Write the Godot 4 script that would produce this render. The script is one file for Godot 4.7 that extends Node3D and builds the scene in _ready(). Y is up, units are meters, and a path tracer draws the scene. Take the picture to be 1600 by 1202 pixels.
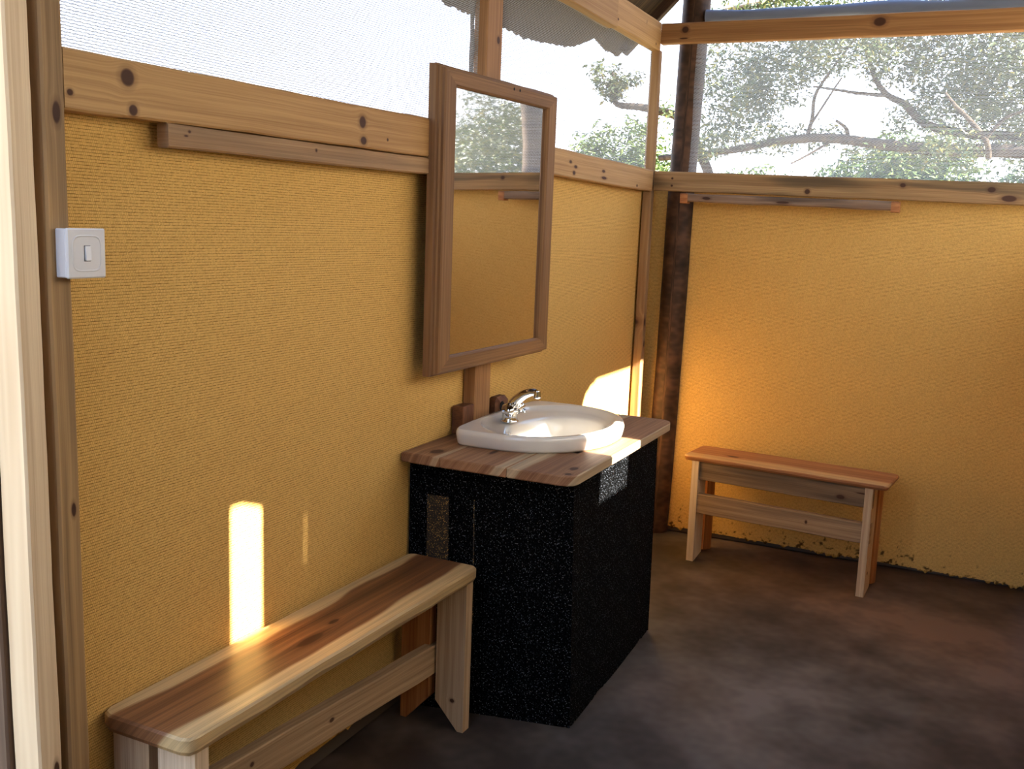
extends Node3D
# An open-air washroom: ochre cloth walls on a pine frame, shade-net windows, a basin on a net-wrapped stand, a mirror and two benches.

var rng := RandomNumberGenerator.new()
var used := {}
var M := {}
var N1 := FastNoiseLite.new()
var N2 := FastNoiseLite.new()
var N3 := FastNoiseLite.new()


# ---------------------------------------------------------------- mesh helper
class MB:
	var v := PackedVector3Array()
	var n := PackedVector3Array()
	var t := PackedVector2Array()
	var c := PackedColorArray()
	var i := PackedInt32Array()
	var col := Color.WHITE

	func vert(p: Vector3, nn: Vector3, uv := Vector2.ZERO) -> int:
		v.append(p)
		n.append(nn)
		t.append(uv)
		c.append(col)
		return v.size() - 1

	func tri(a: int, b: int, d: int) -> void:
		var g := (v[b] - v[a]).cross(v[d] - v[a])
		if g.dot(n[a] + n[b] + n[d]) > 0.0:
			i.append_array(PackedInt32Array([a, d, b]))
		else:
			i.append_array(PackedInt32Array([a, b, d]))

	func quad(a: int, b: int, d: int, e: int) -> void:
		tri(a, b, d)
		tri(a, d, e)

	func flat(p: Array, nn: Vector3, uv: Array) -> void:
		var k := []
		for q in p.size():
			k.append(vert(p[q], nn, uv[q]))
		for q in range(1, p.size() - 1):
			tri(k[0], k[q], k[q + 1])

	func mesh() -> ArrayMesh:
		var a := []
		a.resize(Mesh.ARRAY_MAX)
		a[Mesh.ARRAY_VERTEX] = v
		a[Mesh.ARRAY_NORMAL] = n
		a[Mesh.ARRAY_TEX_UV] = t
		a[Mesh.ARRAY_COLOR] = c
		a[Mesh.ARRAY_INDEX] = i
		var m := ArrayMesh.new()
		m.add_surface_from_arrays(Mesh.PRIMITIVE_TRIANGLES, a)
		return m


func numbered(called: String) -> String:
	if not used.has(called):
		used[called] = 0
		return called
	used[called] += 1
	return "%s_%03d" % [called, used[called]]


func thing(called: String, label: String, category: String, at := Vector3.ZERO, group := "") -> Node3D:
	var o := Node3D.new()
	o.name = numbered(called)
	add_child(o)
	o.position = at
	o.set_meta("label", label)
	o.set_meta("category", category)
	if group:
		o.set_meta("group", group)
	return o


func structure(called: String, label := "", category := "") -> Node3D:
	var o := Node3D.new()
	o.name = called
	add_child(o)
	o.set_meta("kind", "structure")
	if label:
		o.set_meta("label", label)
		o.set_meta("category", category)
	return o


func put(called: String, m: Mesh, mat: Material, parent: Node3D, label := "") -> MeshInstance3D:
	var o := MeshInstance3D.new()
	o.name = called
	o.mesh = m
	o.material_override = null
	for k in m.get_surface_count():
		o.set_surface_override_material(k, mat)
	o.cast_shadow = GeometryInstance3D.SHADOW_CASTING_SETTING_ON
	parent.add_child(o, true)
	if label:
		o.set_meta("label", label)
	return o


func single(called: String, m: Mesh, mat: Material, label: String, category: String, group := "") -> MeshInstance3D:
	var o := put(numbered(called), m, mat, self, label)
	o.set_meta("category", category)
	if group:
		o.set_meta("group", group)
	return o


# a sawn board from p0 to p1: w across wd, th across its face normal; chamfered, slightly wavy edges
func board_mesh(p0: Vector3, p1: Vector3, wd: Vector3, w: float, th: float, ch := 0.004, wob := 0.0012, sd := 1, w1 := -1.0) -> ArrayMesh:
	var b := MB.new()
	var a := (p1 - p0).normalized()
	var L := p0.distance_to(p1)
	wd = (wd - a * wd.dot(a)).normalized()
	var td := a.cross(wd).normalized()
	var seg := clampi(int(L / 0.06), 2, 60)
	if w1 < 0.0:
		w1 = w
	var rings := []
	for s in seg + 1:
		var f := float(s) / seg
		var ww := lerpf(w, w1, f) * 0.5
		var lo := -ww + N1.get_noise_2d(f * L * 260.0, sd * 31.7) * wob * 2.0
		var hi := ww + N1.get_noise_2d(f * L * 260.0, sd * 31.7 + 500.0) * wob * 2.0
		var q := th * 0.5
		var pts := [Vector2(lo + ch, q), Vector2(hi - ch, q), Vector2(hi, q - ch), Vector2(hi, -q + ch), Vector2(hi - ch, -q), Vector2(lo + ch, -q), Vector2(lo, -q + ch), Vector2(lo, q - ch)]
		var ring := []
		for p in pts:
			ring.append(p0 + a * (f * L) + wd * p.x + td * p.y)
		rings.append(ring)
	var vv := [[0.03, 0.97], [0.97, 1.0], [1.0, 0.8], [0.8, 0.77], [0.97, 0.03], [0.03, 0.0], [0.2, 0.0], [0.0, 0.03]]
	for k in 8:
		var k2 := (k + 1) % 8
		var e: Vector3 = rings[0][k2] - rings[0][k]
		var nn := e.cross(a).normalized()
		if nn.dot(rings[0][k] - p0) < 0.0:
			nn = -nn
		var ids := []
		for s in seg + 1:
			var u := float(s) / seg
			ids.append([b.vert(rings[s][k], nn, Vector2(u, vv[k][0])), b.vert(rings[s][k2], nn, Vector2(u, vv[k][1]))])
		for s in seg:
			b.quad(ids[s][0], ids[s][1], ids[s + 1][1], ids[s + 1][0])
	for endk in [0, seg]:
		var nn2 := -a if endk == 0 else a
		var uv := []
		for k in 8:
			uv.append(Vector2(0.01 + 0.004 * (rings[endk][k] - p0).dot(td) / th, 0.5 + (rings[endk][k] - p0).dot(wd) / w * 0.8))
		b.flat(rings[endk], nn2, uv)
	return b.mesh()


# a flat outline (x, z) extruded upwards, top edge eased; grain runs along z or x
func slab_mesh(poly: PackedVector2Array, y0: float, y1: float, ch: float, lo: Vector2, size: Vector2, along_z := true, under := 0.0, sd := 3.0) -> ArrayMesh:
	var b := MB.new()
	var cnt := poly.size()
	var area := 0.0
	for k in cnt:
		area += poly[k].cross(poly[(k + 1) % cnt])
	if area < 0.0:
		poly.reverse()
	var outn := []
	for k in cnt:
		var d1 := (poly[k] - poly[(k - 1 + cnt) % cnt]).normalized()
		var d2 := (poly[(k + 1) % cnt] - poly[k]).normalized()
		var o := (Vector2(d1.y, -d1.x) + Vector2(d2.y, -d2.x)).normalized()
		outn.append(o)
	var uvf := func(p: Vector2, drop: float) -> Vector2:
		var q := (p - lo) / size
		return Vector2(q.y, q.x + drop) if along_z else Vector2(q.x, q.y + drop)
	var top := PackedVector2Array()
	for k in cnt:
		top.append(poly[k] - outn[k] * ch)
	var tris := Geometry2D.triangulate_polygon(top)
	for side in [[y1, Vector3.UP], [y0, Vector3.DOWN]]:
		var base := b.v.size()
		for k in cnt:
			b.vert(Vector3(top[k].x, side[0], top[k].y), side[1], uvf.call(top[k], 0.0))
		for k in range(0, tris.size(), 3):
			b.tri(base + tris[k], base + tris[k + 1], base + tris[k + 2])
	for k in cnt:
		var k2 := (k + 1) % cnt
		var e := (poly[k2] - poly[k]).normalized()
		var en := Vector3(e.y, 0, -e.x)
		var na := Vector3(outn[k].x, 0, outn[k].y)
		var nb := Vector3(outn[k2].x, 0, outn[k2].y)
		if na.dot(en) < 0.85:
			na = en
		if nb.dot(en) < 0.85:
			nb = en
		var da := under * (0.5 + 0.5 * N1.get_noise_2d(poly[k].x * 400.0 + sd * 77.0, poly[k].y * 400.0))
		var db := under * (0.5 + 0.5 * N1.get_noise_2d(poly[k2].x * 400.0 + sd * 77.0, poly[k2].y * 400.0))
		var ya := [y1, y1 - ch, y0 + ch + da, y0]
		var yb := [y1, y1 - ch, y0 + ch + db, y0]
		var ins := [ch, 0.0, 0.0, ch]
		var drop := [0.0, 0.02, 0.1, 0.12]
		for r in 3:
			var up := Vector3(0, [0.7, 0.0, -0.7][r], 0)
			var n1 := (na + up).normalized()
			var n2 := (nb + up).normalized()
			var p := func(kk: int, yy: float, inset: float) -> Vector3: return Vector3(poly[kk].x - outn[kk].x * inset, yy, poly[kk].y - outn[kk].y * inset)
			var i1 := b.vert(p.call(k, ya[r], ins[r]), n1, uvf.call(poly[k], drop[r]))
			var i2 := b.vert(p.call(k2, yb[r], ins[r]), n2, uvf.call(poly[k2], drop[r]))
			var i3 := b.vert(p.call(k2, yb[r + 1], ins[r + 1]), n2, uvf.call(poly[k2], drop[r + 1]))
			var i4 := b.vert(p.call(k, ya[r + 1], ins[r + 1]), n1, uvf.call(poly[k], drop[r + 1]))
			b.quad(i1, i2, i3, i4)
	return b.mesh()


# rings of points skinned into one smooth surface
func loft(rings: Array, closed := true, cap0 := false, cap1 := false, inward := false, uvs := Vector2.ONE) -> ArrayMesh:
	var b := MB.new()
	loft_into(b, rings, closed, cap0, cap1, inward, uvs)
	return b.mesh()


func loft_into(b: MB, rings: Array, closed := true, cap0 := false, cap1 := false, inward := false, uvs := Vector2.ONE) -> void:
	var cnt: int = rings[0].size()
	var base := b.v.size()
	var R := rings.size()
	for r in R:
		for k in cnt:
			var kp := (k + 1) % cnt if closed else mini(k + 1, cnt - 1)
			var km := (k - 1 + cnt) % cnt if closed else maxi(k - 1, 0)
			var du: Vector3 = rings[r][kp] - rings[r][km]
			var dv: Vector3 = rings[mini(r + 1, R - 1)][k] - rings[maxi(r - 1, 0)][k]
			var nn := du.cross(dv).normalized()
			b.vert(rings[r][k], -nn if inward else nn, Vector2(float(k) / cnt * uvs.x, float(r) / maxi(R - 1, 1) * uvs.y))
	for r in R - 1:
		for k in (cnt if closed else cnt - 1):
			var k2 := (k + 1) % cnt
			b.quad(base + r * cnt + k, base + r * cnt + k2, base + (r + 1) * cnt + k2, base + (r + 1) * cnt + k)
	for cap in [[cap0, 0, 1], [cap1, R - 1, R - 2]]:
		if cap[0]:
			var mid := Vector3.ZERO
			for p in rings[cap[1]]:
				mid += p
			mid /= cnt
			var other := Vector3.ZERO
			for p in rings[cap[2]]:
				other += p
			other /= cnt
			var nn := (mid - other).normalized()
			var uv := []
			for k in cnt:
				uv.append(Vector2(0.5, 0.5))
			b.flat(rings[cap[1]], nn, uv)


func tube_rings(path: Array, radii: Array, sides := 12, rough := 0.0) -> Array:
	var rings := []
	var side := Vector3.ZERO
	for k in path.size():
		var d: Vector3 = (path[mini(k + 1, path.size() - 1)] - path[maxi(k - 1, 0)]).normalized()
		if side == Vector3.ZERO:
			side = d.cross(Vector3.UP if absf(d.y) < 0.9 else Vector3.RIGHT).normalized()
		side = (side - d * side.dot(d)).normalized()
		var up := d.cross(side)
		var ring := []
		for s in sides:
			var an := TAU * s / sides
			var rr: float = radii[k] * (1.0 + rough * N1.get_noise_3d(path[k].x * 180.0 + s * 37.0, path[k].y * 180.0, path[k].z * 180.0))
			ring.append(path[k] - side * cos(an) * rr + up * sin(an) * rr)
		rings.append(ring)
	return rings


func tube(path: Array, radii: Array, sides := 12, rough := 0.0, uvs := Vector2.ONE) -> ArrayMesh:
	return loft(tube_rings(path, radii, sides, rough), true, true, true, false, uvs)


func smooth_path(pts: Array, steps := 4) -> Array:
	var out := []
	for k in pts.size() - 1:
		var a: Vector3 = pts[maxi(k - 1, 0)]
		var d: Vector3 = pts[mini(k + 2, pts.size() - 1)]
		for s in steps:
			out.append((pts[k] as Vector3).cubic_interpolate(pts[k + 1], a, d, float(s) / steps))
	out.append(pts[-1])
	return out


func lathe(profile: Array, centre: Vector3, axis := Vector3.UP, sides := 24) -> ArrayMesh:
	var side := axis.cross(Vector3.RIGHT if absf(axis.x) < 0.9 else Vector3.UP).normalized()
	var up := axis.cross(side)
	var rings := []
	for p in profile:
		var ring := []
		for s in sides:
			var an := TAU * s / sides
			ring.append(centre + axis * p.y + (side * cos(an) - up * sin(an)) * p.x)
		rings.append(ring)
	var b := MB.new()
	loft_into(b, rings, true, true, true)
	return b.mesh()


# a cloth sheet between four corners (bottom 0, bottom 1, top 1, top 0), UV in metres
func sheet(c00: Vector3, c10: Vector3, c11: Vector3, c01: Vector3, nu: int, nv: int, wave: float, tile: float, hem := 0.0, dirt := 0.0, sd := 1.0) -> ArrayMesh:
	var b := MB.new()
	var nrm := (c10 - c00).cross(c01 - c00).normalized()
	var W := c00.distance_to(c10)
	var H := c00.distance_to(c01)
	var rows := []
	for j in nv + 1:
		var g := float(j) / nv
		rows.append(pow(g, 1.8) if dirt > 0.0 else g)
	var grid := []
	for j in nv + 1:
		var row := []
		for k in nu + 1:
			var f := float(k) / nu
			var g: float = rows[j]
			var p := c00.lerp(c10, f).lerp(c01.lerp(c11, f), g)
			p += nrm * wave * (N1.get_noise_2d(f * W * 70.0 + sd * 91.0, g * H * 40.0) + 0.4 * N1.get_noise_2d(f * W * 240.0 + sd * 53.0, g * H * 60.0))
			if hem > 0.0 and j == 0:
				p += Vector3.UP * hem * (N1.get_noise_2d(f * W * 300.0, sd * 17.0) * 0.9 + N1.get_noise_2d(f * W * 2600.0, sd * 29.0) * 0.9)
			row.append(p)
		grid.append(row)
	for j in nv + 1:
		for k in nu + 1:
			var du: Vector3 = grid[j][mini(k + 1, nu)] - grid[j][maxi(k - 1, 0)]
			var dv: Vector3 = grid[mini(j + 1, nv)][k] - grid[maxi(j - 1, 0)][k]
			if j <= 1:
				dv = c01 - c00
			b.col = Color.WHITE
			if dirt > 0.0:
				var h: float = rows[j] * H
				var x := float(k) / nu * W
				var s := N3.get_noise_2d(x * 1900.0 + sd * 200.0, h * 1900.0) + 0.6 * N3.get_noise_2d(x * 5200.0, h * 5200.0 + sd * 90.0)
				var patchy := N3.get_noise_2d(x * 110.0 + sd * 40.0, 7.0)
				var lim := 0.22 + h * 5.5 - patchy * 0.6
				if h < 0.17 and s > lim:
					b.col = Color.WHITE.lerp(Color(0.10, 0.08, 0.07), clampf((s - lim) * 3.5, 0.0, 0.92) * dirt)
			b.vert(grid[j][k], du.cross(dv).normalized(), Vector2(float(k) / nu * W, (1.0 - rows[j]) * H) / tile)
	for j in nv:
		for k in nu:
			b.quad(j * (nu + 1) + k, j * (nu + 1) + k + 1, (j + 1) * (nu + 1) + k + 1, (j + 1) * (nu + 1) + k)
	return b.mesh()


func box(c: Vector3, s: Vector3, ch := 0.004, b: MB = null) -> ArrayMesh:
	var own := b == null
	if own:
		b = MB.new()
	var h := s * 0.5
	var axes := [Vector3.RIGHT, Vector3.UP, Vector3.BACK]
	for k in 3:
		var a: Vector3 = axes[k]
		var u: Vector3 = axes[(k + 1) % 3]
		var w: Vector3 = axes[(k + 2) % 3]
		var hu := h[(k + 1) % 3]
		var hw := h[(k + 2) % 3]
		for sg in [-1.0, 1.0]:
			var f: Vector3 = c + a * h[k] * sg
			var pts := []
			for q in [[-1, -1], [1, -1], [1, 1], [-1, 1]]:
				pts.append(f + u * (hu - ch) * q[0] + w * (hw - ch) * q[1])
			b.flat(pts, a * sg, [Vector2(0, 0), Vector2(1, 0), Vector2(1, 1), Vector2(0, 1)])
			for e in [-1.0, 1.0]:  # bevel strips between +-a and +-u
				var p1: Vector3 = f + u * (hu - ch) * e
				var p2: Vector3 = c + a * (h[k] - ch) * sg + u * hu * e
				b.flat([p1 - w * (hw - ch), p1 + w * (hw - ch), p2 + w * (hw - ch), p2 - w * (hw - ch)], (a * sg + u * e).normalized(), [Vector2(0, 0), Vector2(1, 0), Vector2(1, 0.05), Vector2(0, 0.05)])
	for sx in [-1.0, 1.0]:
		for sy in [-1.0, 1.0]:
			for sz in [-1.0, 1.0]:
				var q := Vector3(sx, sy, sz)
				b.flat([c + q * (h - Vector3(0, ch, ch)), c + q * (h - Vector3(ch, 0, ch)), c + q * (h - Vector3(ch, ch, 0))], q.normalized(), [Vector2(0, 0), Vector2(0, 0), Vector2(0, 0)])
	return b.mesh() if own else null


# ---------------------------------------------------------------- textures and materials
func tex_of(w: int, h: int, data: PackedByteArray, alpha := false) -> ImageTexture:
	return ImageTexture.create_from_image(Image.create_from_data(w, h, false, Image.FORMAT_RGBA8 if alpha else Image.FORMAT_RGB8, data))


func wood(L: float, W: float, light: Color, dark: Color, knots := [], sd := 1.0, opt := {}) -> StandardMaterial3D:
	var nx := clampi(int(L * 560.0), 96, 1400)
	var ny := clampi(int(W * 1000.0), 32, 240)
	var d := PackedByteArray()
	d.resize(nx * ny * 3)
	var sap: Array = opt.get("sap", [])
	var sapc: Color = opt.get("sap_color", Color(0.8, 0.68, 0.5))
	var stain: float = opt.get("stain", 0.0)
	var stainc: Color = opt.get("stain_color", Color(0.2, 0.17, 0.15))
	var freq: float = opt.get("freq", 1.0)
	var contrast: float = opt.get("contrast", 1.0)
	var o := 0
	for j in ny:
		var y0 := (j + 0.5) / ny * W
		for k in nx:
			var x := (k + 0.5) / nx * L
			var y := y0
			var kn := 0.0
			for q in knots:
				var dx: float = (x - q[0]) / q[2]
				var dy: float = (y0 - q[1]) / q[3]
				var rr := dx * dx + dy * dy
				if rr < 14.0:
					y += (y0 - q[1]) * -0.75 * exp(-rr * 0.28)
					kn = maxf(kn, clampf((1.25 - rr) * 1.6, 0.0, 1.0))
					if rr > 1.0 and rr < 3.0:
						kn = maxf(kn, 0.25 * (3.0 - rr) / 2.0)
			var g := N1.get_noise_2d(x * 40.0 * freq + sd * 311.0, y * 4200.0 * freq + sd * 71.0)
			var fib := N2.get_noise_2d(x * 260.0 + sd * 11.0, y * 26000.0)
			var big := N1.get_noise_2d(x * 60.0 + sd * 97.0, y * 260.0 + sd * 13.0)
			var f := clampf(0.38 + (0.46 * g + 0.24 * fib + 0.30 * big) * contrast, 0.0, 1.0)
			var c := light.lerp(dark, f)
			if sap.size() == 2:
				var wv := N1.get_noise_2d(x * 75.0 + sd * 50.0, 3.0) * 0.22 + N1.get_noise_2d(x * 260.0 + sd * 50.0, 9.0) * 0.04
				var vv := y0 / W
				var s := maxf(smoothstep(sap[0] + wv + 0.03, sap[0] + wv - 0.03, vv), smoothstep(sap[1] + wv * 0.7 - 0.03, sap[1] + wv * 0.7 + 0.03, vv))
				c = c.lerp(sapc.lerp(sapc * 0.75, f), s)
			if stain > 0.0:
				var st := N1.get_noise_2d(x * 80.0 + sd * 19.0, y0 * 900.0 + sd * 23.0)
				c = c.lerp(stainc, clampf((st - 0.05) * 2.2, 0.0, 1.0) * stain)
			c = c.lerp(Color(0.22, 0.115, 0.07), kn * 0.85)
			d[o] = int(clampf(c.r, 0, 1) * 255.0)
			d[o + 1] = int(clampf(c.g, 0, 1) * 255.0)
			d[o + 2] = int(clampf(c.b, 0, 1) * 255.0)
			o += 3
	var m := StandardMaterial3D.new()
	m.albedo_texture = tex_of(nx, ny, d)
	m.roughness = opt.get("rough", 0.62)
	m.metallic_specular = 0.35
	return m


func plain(c: Color, rough := 0.7, metal := 0.0) -> StandardMaterial3D:
	var m := StandardMaterial3D.new()
	m.albedo_color = c
	m.roughness = rough
	m.metallic = metal
	return m


# coarse woven cloth: one tile of rows threads high; albedo shade and a height map
func weave(px: int, rows: int, cols: int, light: Color, dark: Color, sd: float, soft := 1.0, gain := 1.0) -> Array:
	var d := PackedByteArray()
	d.resize(px * px * 3)
	var hgt := PackedByteArray()
	hgt.resize(px * px * 3)
	var o := 0
	for j in px:
		var fy := float(j) / px * rows
		for k in px:
			var fx := float(k) / px * cols
			var wob := 0.10 * sin(fx * TAU / cols * 2.0 + floorf(fy) * 2.1) + 0.10 * sin(fx * TAU / cols * 9.0 + floorf(fy) * 4.7)
			var ry := fposmod(fy + wob * 0.25, 1.0)
			var row := floorf(fy + wob * 0.25)
			var rx := fposmod(fx + (0.5 if int(row) % 2 == 0 else 0.0), 1.0)
			var tick := N2.get_noise_2d(floorf(fposmod(fx + (0.5 if int(row) % 2 == 0 else 0.0), cols)) * 173.0 + 40.0, fposmod(row, rows) * 91.0)
			var body := smoothstep(-0.05, 0.42 + 0.4 * tick, sin(ry * PI)) * (0.62 + 0.38 * smoothstep(0.0, 0.55, absf(sin(rx * PI))))
			var r1 := N2.get_noise_2d(floorf(fposmod(fx, cols)) * 311.0 + sd * 70.0, fposmod(row, rows) * 517.0)
			if gain > 2.0:  # glints painted into the colour: random stitches stay pale, the rest dimmed
				var hs := fposmod(sin(floorf(fposmod(fx + (0.5 if int(row) % 2 == 0 else 0.0), cols)) * 12.9898 + fposmod(row, rows) * 78.233) * 43758.5453, 1.0)
				body *= 0.42 + 0.58 * pow(hs, 2.0)
			var h := clampf(body * (1.0 + 0.16 * r1) * soft + (1.0 - soft), 0.0, 1.0)
			var c := dark.lerp(light, pow(clampf(h, 0.0, 1.0), gain))
			d[o] = int(clampf(c.r, 0, 1) * 255.0)
			d[o + 1] = int(clampf(c.g, 0, 1) * 255.0)
			d[o + 2] = int(clampf(c.b, 0, 1) * 255.0)
			hgt[o] = int(h * 255.0)
			hgt[o + 1] = hgt[o]
			hgt[o + 2] = hgt[o]
			o += 3
	return [tex_of(px, px, d), tex_of(px, px, hgt)]


func net_material(rows: int, cover: float, c: Color, sd: float) -> StandardMaterial3D:
	var px := 160
	var d := PackedByteArray()
	d.resize(px * px * 4)
	var o := 0
	for j in px:
		var fy := float(j) / px * rows
		for k in px:
			var fx := float(k) / px * rows
			var ph := sin(fx * TAU / rows * 2.0 + floorf(fy) * 1.7) * 0.1
			var ry := absf(fposmod(fy + ph, 1.0) - 0.5) * 2.0
			var zig := absf(fposmod(fx + (0.5 if int(fy) % 2 == 0 else 0.0) + (fposmod(fy, 1.0) - 0.5) * 0.5, 1.0) - 0.5) * 2.0
			var r := N2.get_noise_2d(k * 9.0 + sd, j * 9.0)
			var a := maxf(smoothstep(cover, cover - 0.22, ry), 0.8 * smoothstep(cover * 0.62, cover * 0.62 - 0.2, zig)) * (0.92 + 0.2 * r)
			d[o] = int(c.r * 255.0)
			d[o + 1] = int(c.g * 255.0)
			d[o + 2] = int(c.b * 255.0)
			d[o + 3] = int(clampf(a, 0.0, 1.0) * 255.0)
			o += 4
	var m := StandardMaterial3D.new()
	m.albedo_texture = tex_of(px, px, d, true)
	m.transparency = BaseMaterial3D.TRANSPARENCY_ALPHA
	m.cull_mode = BaseMaterial3D.CULL_DISABLED
	m.roughness = 0.8
	m.backlight_enabled = true
	m.backlight = Color(1.0, 1.0, 1.0)
	return m


func make_materials() -> void:
	N1.seed = 11
	N1.frequency = 0.01
	N1.fractal_octaves = 3
	N2.seed = 23
	N2.frequency = 0.01
	N2.fractal_type = FastNoiseLite.FRACTAL_NONE
	N3.seed = 37
	N3.frequency = 0.01
	N3.fractal_octaves = 2
	var w := weave(384, 32, 44, Color(0.90, 0.725, 0.42), Color(0.56, 0.40, 0.18), 1.0, 0.92)
	M.cloth = plain(Color.WHITE, 0.85)
	M.cloth.albedo_texture = w[0]
	M.cloth.heightmap_enabled = true
	M.cloth.heightmap_texture = w[1]
	M.cloth.heightmap_scale = 0.12
	M.cloth.vertex_color_use_as_albedo = true
	M.cloth.metallic_specular = 0.3
	var bn := weave(384, 60, 52, Color(0.42, 0.44, 0.47), Color(0.010, 0.010, 0.011), 5.0, 1.0, 7.0)
	M.black_net = plain(Color.WHITE, 0.75)
	M.black_net.albedo_texture = bn[0]
	M.black_net.heightmap_enabled = true
	M.black_net.heightmap_texture = bn[1]
	M.black_net.heightmap_scale = 0.15
	M.black_net.metallic_specular = 0.12
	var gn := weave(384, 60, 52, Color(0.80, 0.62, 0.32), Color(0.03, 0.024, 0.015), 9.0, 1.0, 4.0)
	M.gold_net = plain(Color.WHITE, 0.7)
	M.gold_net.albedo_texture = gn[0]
	M.screen = net_material(6, 0.49, Color(0.65, 0.66, 0.68), 3.0)
	M.screen_side = net_material(6, 0.64, Color(0.56, 0.56, 0.57), 3.0)
	M.screen_side.backlight = Color(0.8, 0.8, 0.8)
	M.roll = plain(Color(0.50, 0.54, 0.64), 0.85)
	M.cement = plain(Color(0.33, 0.29, 0.26), 0.9)
	M.floor = floor_material()
	var pine := Color(0.75, 0.59, 0.385)
	var pined := Color(0.57, 0.405, 0.235)
	M.pine_l = pine
	M.pine_d = pined
	M.pine = wood(1.2, 0.1, pine, pined, [[0.3, 0.05, 0.012, 0.01], [0.85, 0.03, 0.014, 0.01]], 3.0)
	M.red = wood(0.9, 0.08, Color(0.42, 0.21, 0.13), Color(0.26, 0.11, 0.07), [], 4.0)
	M.grey_wood = wood(0.9, 0.1, Color(0.60, 0.50, 0.40), Color(0.40, 0.32, 0.25), [[0.45, 0.05, 0.01, 0.008]], 5.0, {"stain": 0.35})
	M.pale = wood(0.6, 0.1, Color(0.90, 0.81, 0.69), Color(0.74, 0.63, 0.51), [[0.33, 0.07, 0.012, 0.01]], 6.0)
	M.pale2 = wood(0.6, 0.1, Color(0.82, 0.71, 0.57), Color(0.64, 0.51, 0.385), [[0.12, 0.06, 0.008, 0.008]], 7.5)
	M.orange = wood(0.6, 0.1, Color(0.76, 0.52, 0.32), Color(0.52, 0.30, 0.16), [], 8.0)
	M.gum = wood(2.8, 0.4, Color(0.36, 0.25, 0.175), Color(0.14, 0.09, 0.06), [[1.38, 0.30, 0.03, 0.02], [0.5, 0.1, 0.02, 0.012]], 9.0, {"contrast": 1.25})
	M.mirror_wood = wood(0.9, 0.08, Color(0.56, 0.41, 0.265), Color(0.38, 0.26, 0.16), [], 10.0)
	M.mirror_dark = wood(0.9, 0.06, Color(0.46, 0.30, 0.20), Color(0.31, 0.19, 0.125), [], 11.0)
	M.hole = plain(Color(0.03, 0.02, 0.02), 0.9)
	M.glass = plain(Color(0.86, 0.845, 0.84), 0.02, 1.0)
	M.ceramic = plain(Color(0.86, 0.835, 0.79), 0.12)
	M.ceramic.clearcoat_enabled = true
	M.ceramic.clearcoat = 0.6
	M.ceramic.clearcoat_roughness = 0.05
	M.chrome = plain(Color(0.80, 0.80, 0.80), 0.08, 1.0)
	M.plastic = plain(Color(0.88, 0.875, 0.88), 0.25)
	M.gap = plain(Color(0.25, 0.25, 0.27), 0.6)
	M.bark = wood(1.5, 0.5, Color(0.38, 0.33, 0.28), Color(0.17, 0.14, 0.12), [], 12.0, {"freq": 0.5, "contrast": 1.3, "rough": 0.9})
	M.bark.uv1_scale = Vector3(1, 1, 1)
	M.thatch = wood(1.2, 0.6, Color(0.36, 0.28, 0.185), Color(0.16, 0.115, 0.07), [], 13.0, {"contrast": 1.5, "rough": 0.95})
	M.soil = plain(Color(0.55, 0.50, 0.36), 0.95)
	M.canvas = plain(Color(0.80, 0.775, 0.70), 0.9)
	M.canvas.backlight_enabled = true
	M.canvas.backlight = Color(0.92, 0.92, 0.92)  # translucent so the added blinds glow as fill for the left wall
	M.board = plain(Color(0.42, 0.36, 0.28), 0.9)


func floor_material() -> StandardMaterial3D:
	var px := 640
	var d := PackedByteArray()
	d.resize(px * px * 3)
	var o := 0
	for j in px:
		var z := float(j) / px * 4.2
		for k in px:
			var x := float(k) / px * 4.2
			var a := N1.get_noise_2d(x * 45.0 + N2.get_noise_2d(x * 60.0, z * 60.0) * 25.0, z * 65.0)
			var b := N1.get_noise_2d((x + z * 0.7) * 170.0 + 400.0, (z - x * 0.7) * 420.0)
			var e := N2.get_noise_2d(x * 1900.0, z * 1900.0)
			var m2 := N1.get_noise_2d(x * 330.0 + 70.0, z * 330.0)
			var s := 0.46 + 0.85 * a + 0.20 * b + 0.42 * m2 + 0.10 * e
			var c := Color(0.235, 0.198, 0.175).lerp(Color(0.455, 0.395, 0.36), clampf(s, 0.0, 1.0))
			var warm := clampf(N1.get_noise_2d(x * 38.0 + 900.0, z * 38.0) * 1.6, -0.5, 1.0)
			c = c.lerp(Color(c.r * 1.07, c.g * 0.94, c.b * 0.84), warm)
			d[o] = int(clampf(c.r, 0, 1) * 255.0)
			d[o + 1] = int(clampf(c.g, 0, 1) * 255.0)
			d[o + 2] = int(clampf(c.b, 0, 1) * 255.0)
			o += 3
	var m := plain(Color.WHITE, 0.55)
	m.albedo_texture = tex_of(px, px, d)
	m.metallic_specular = 0.3
	return m


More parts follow.
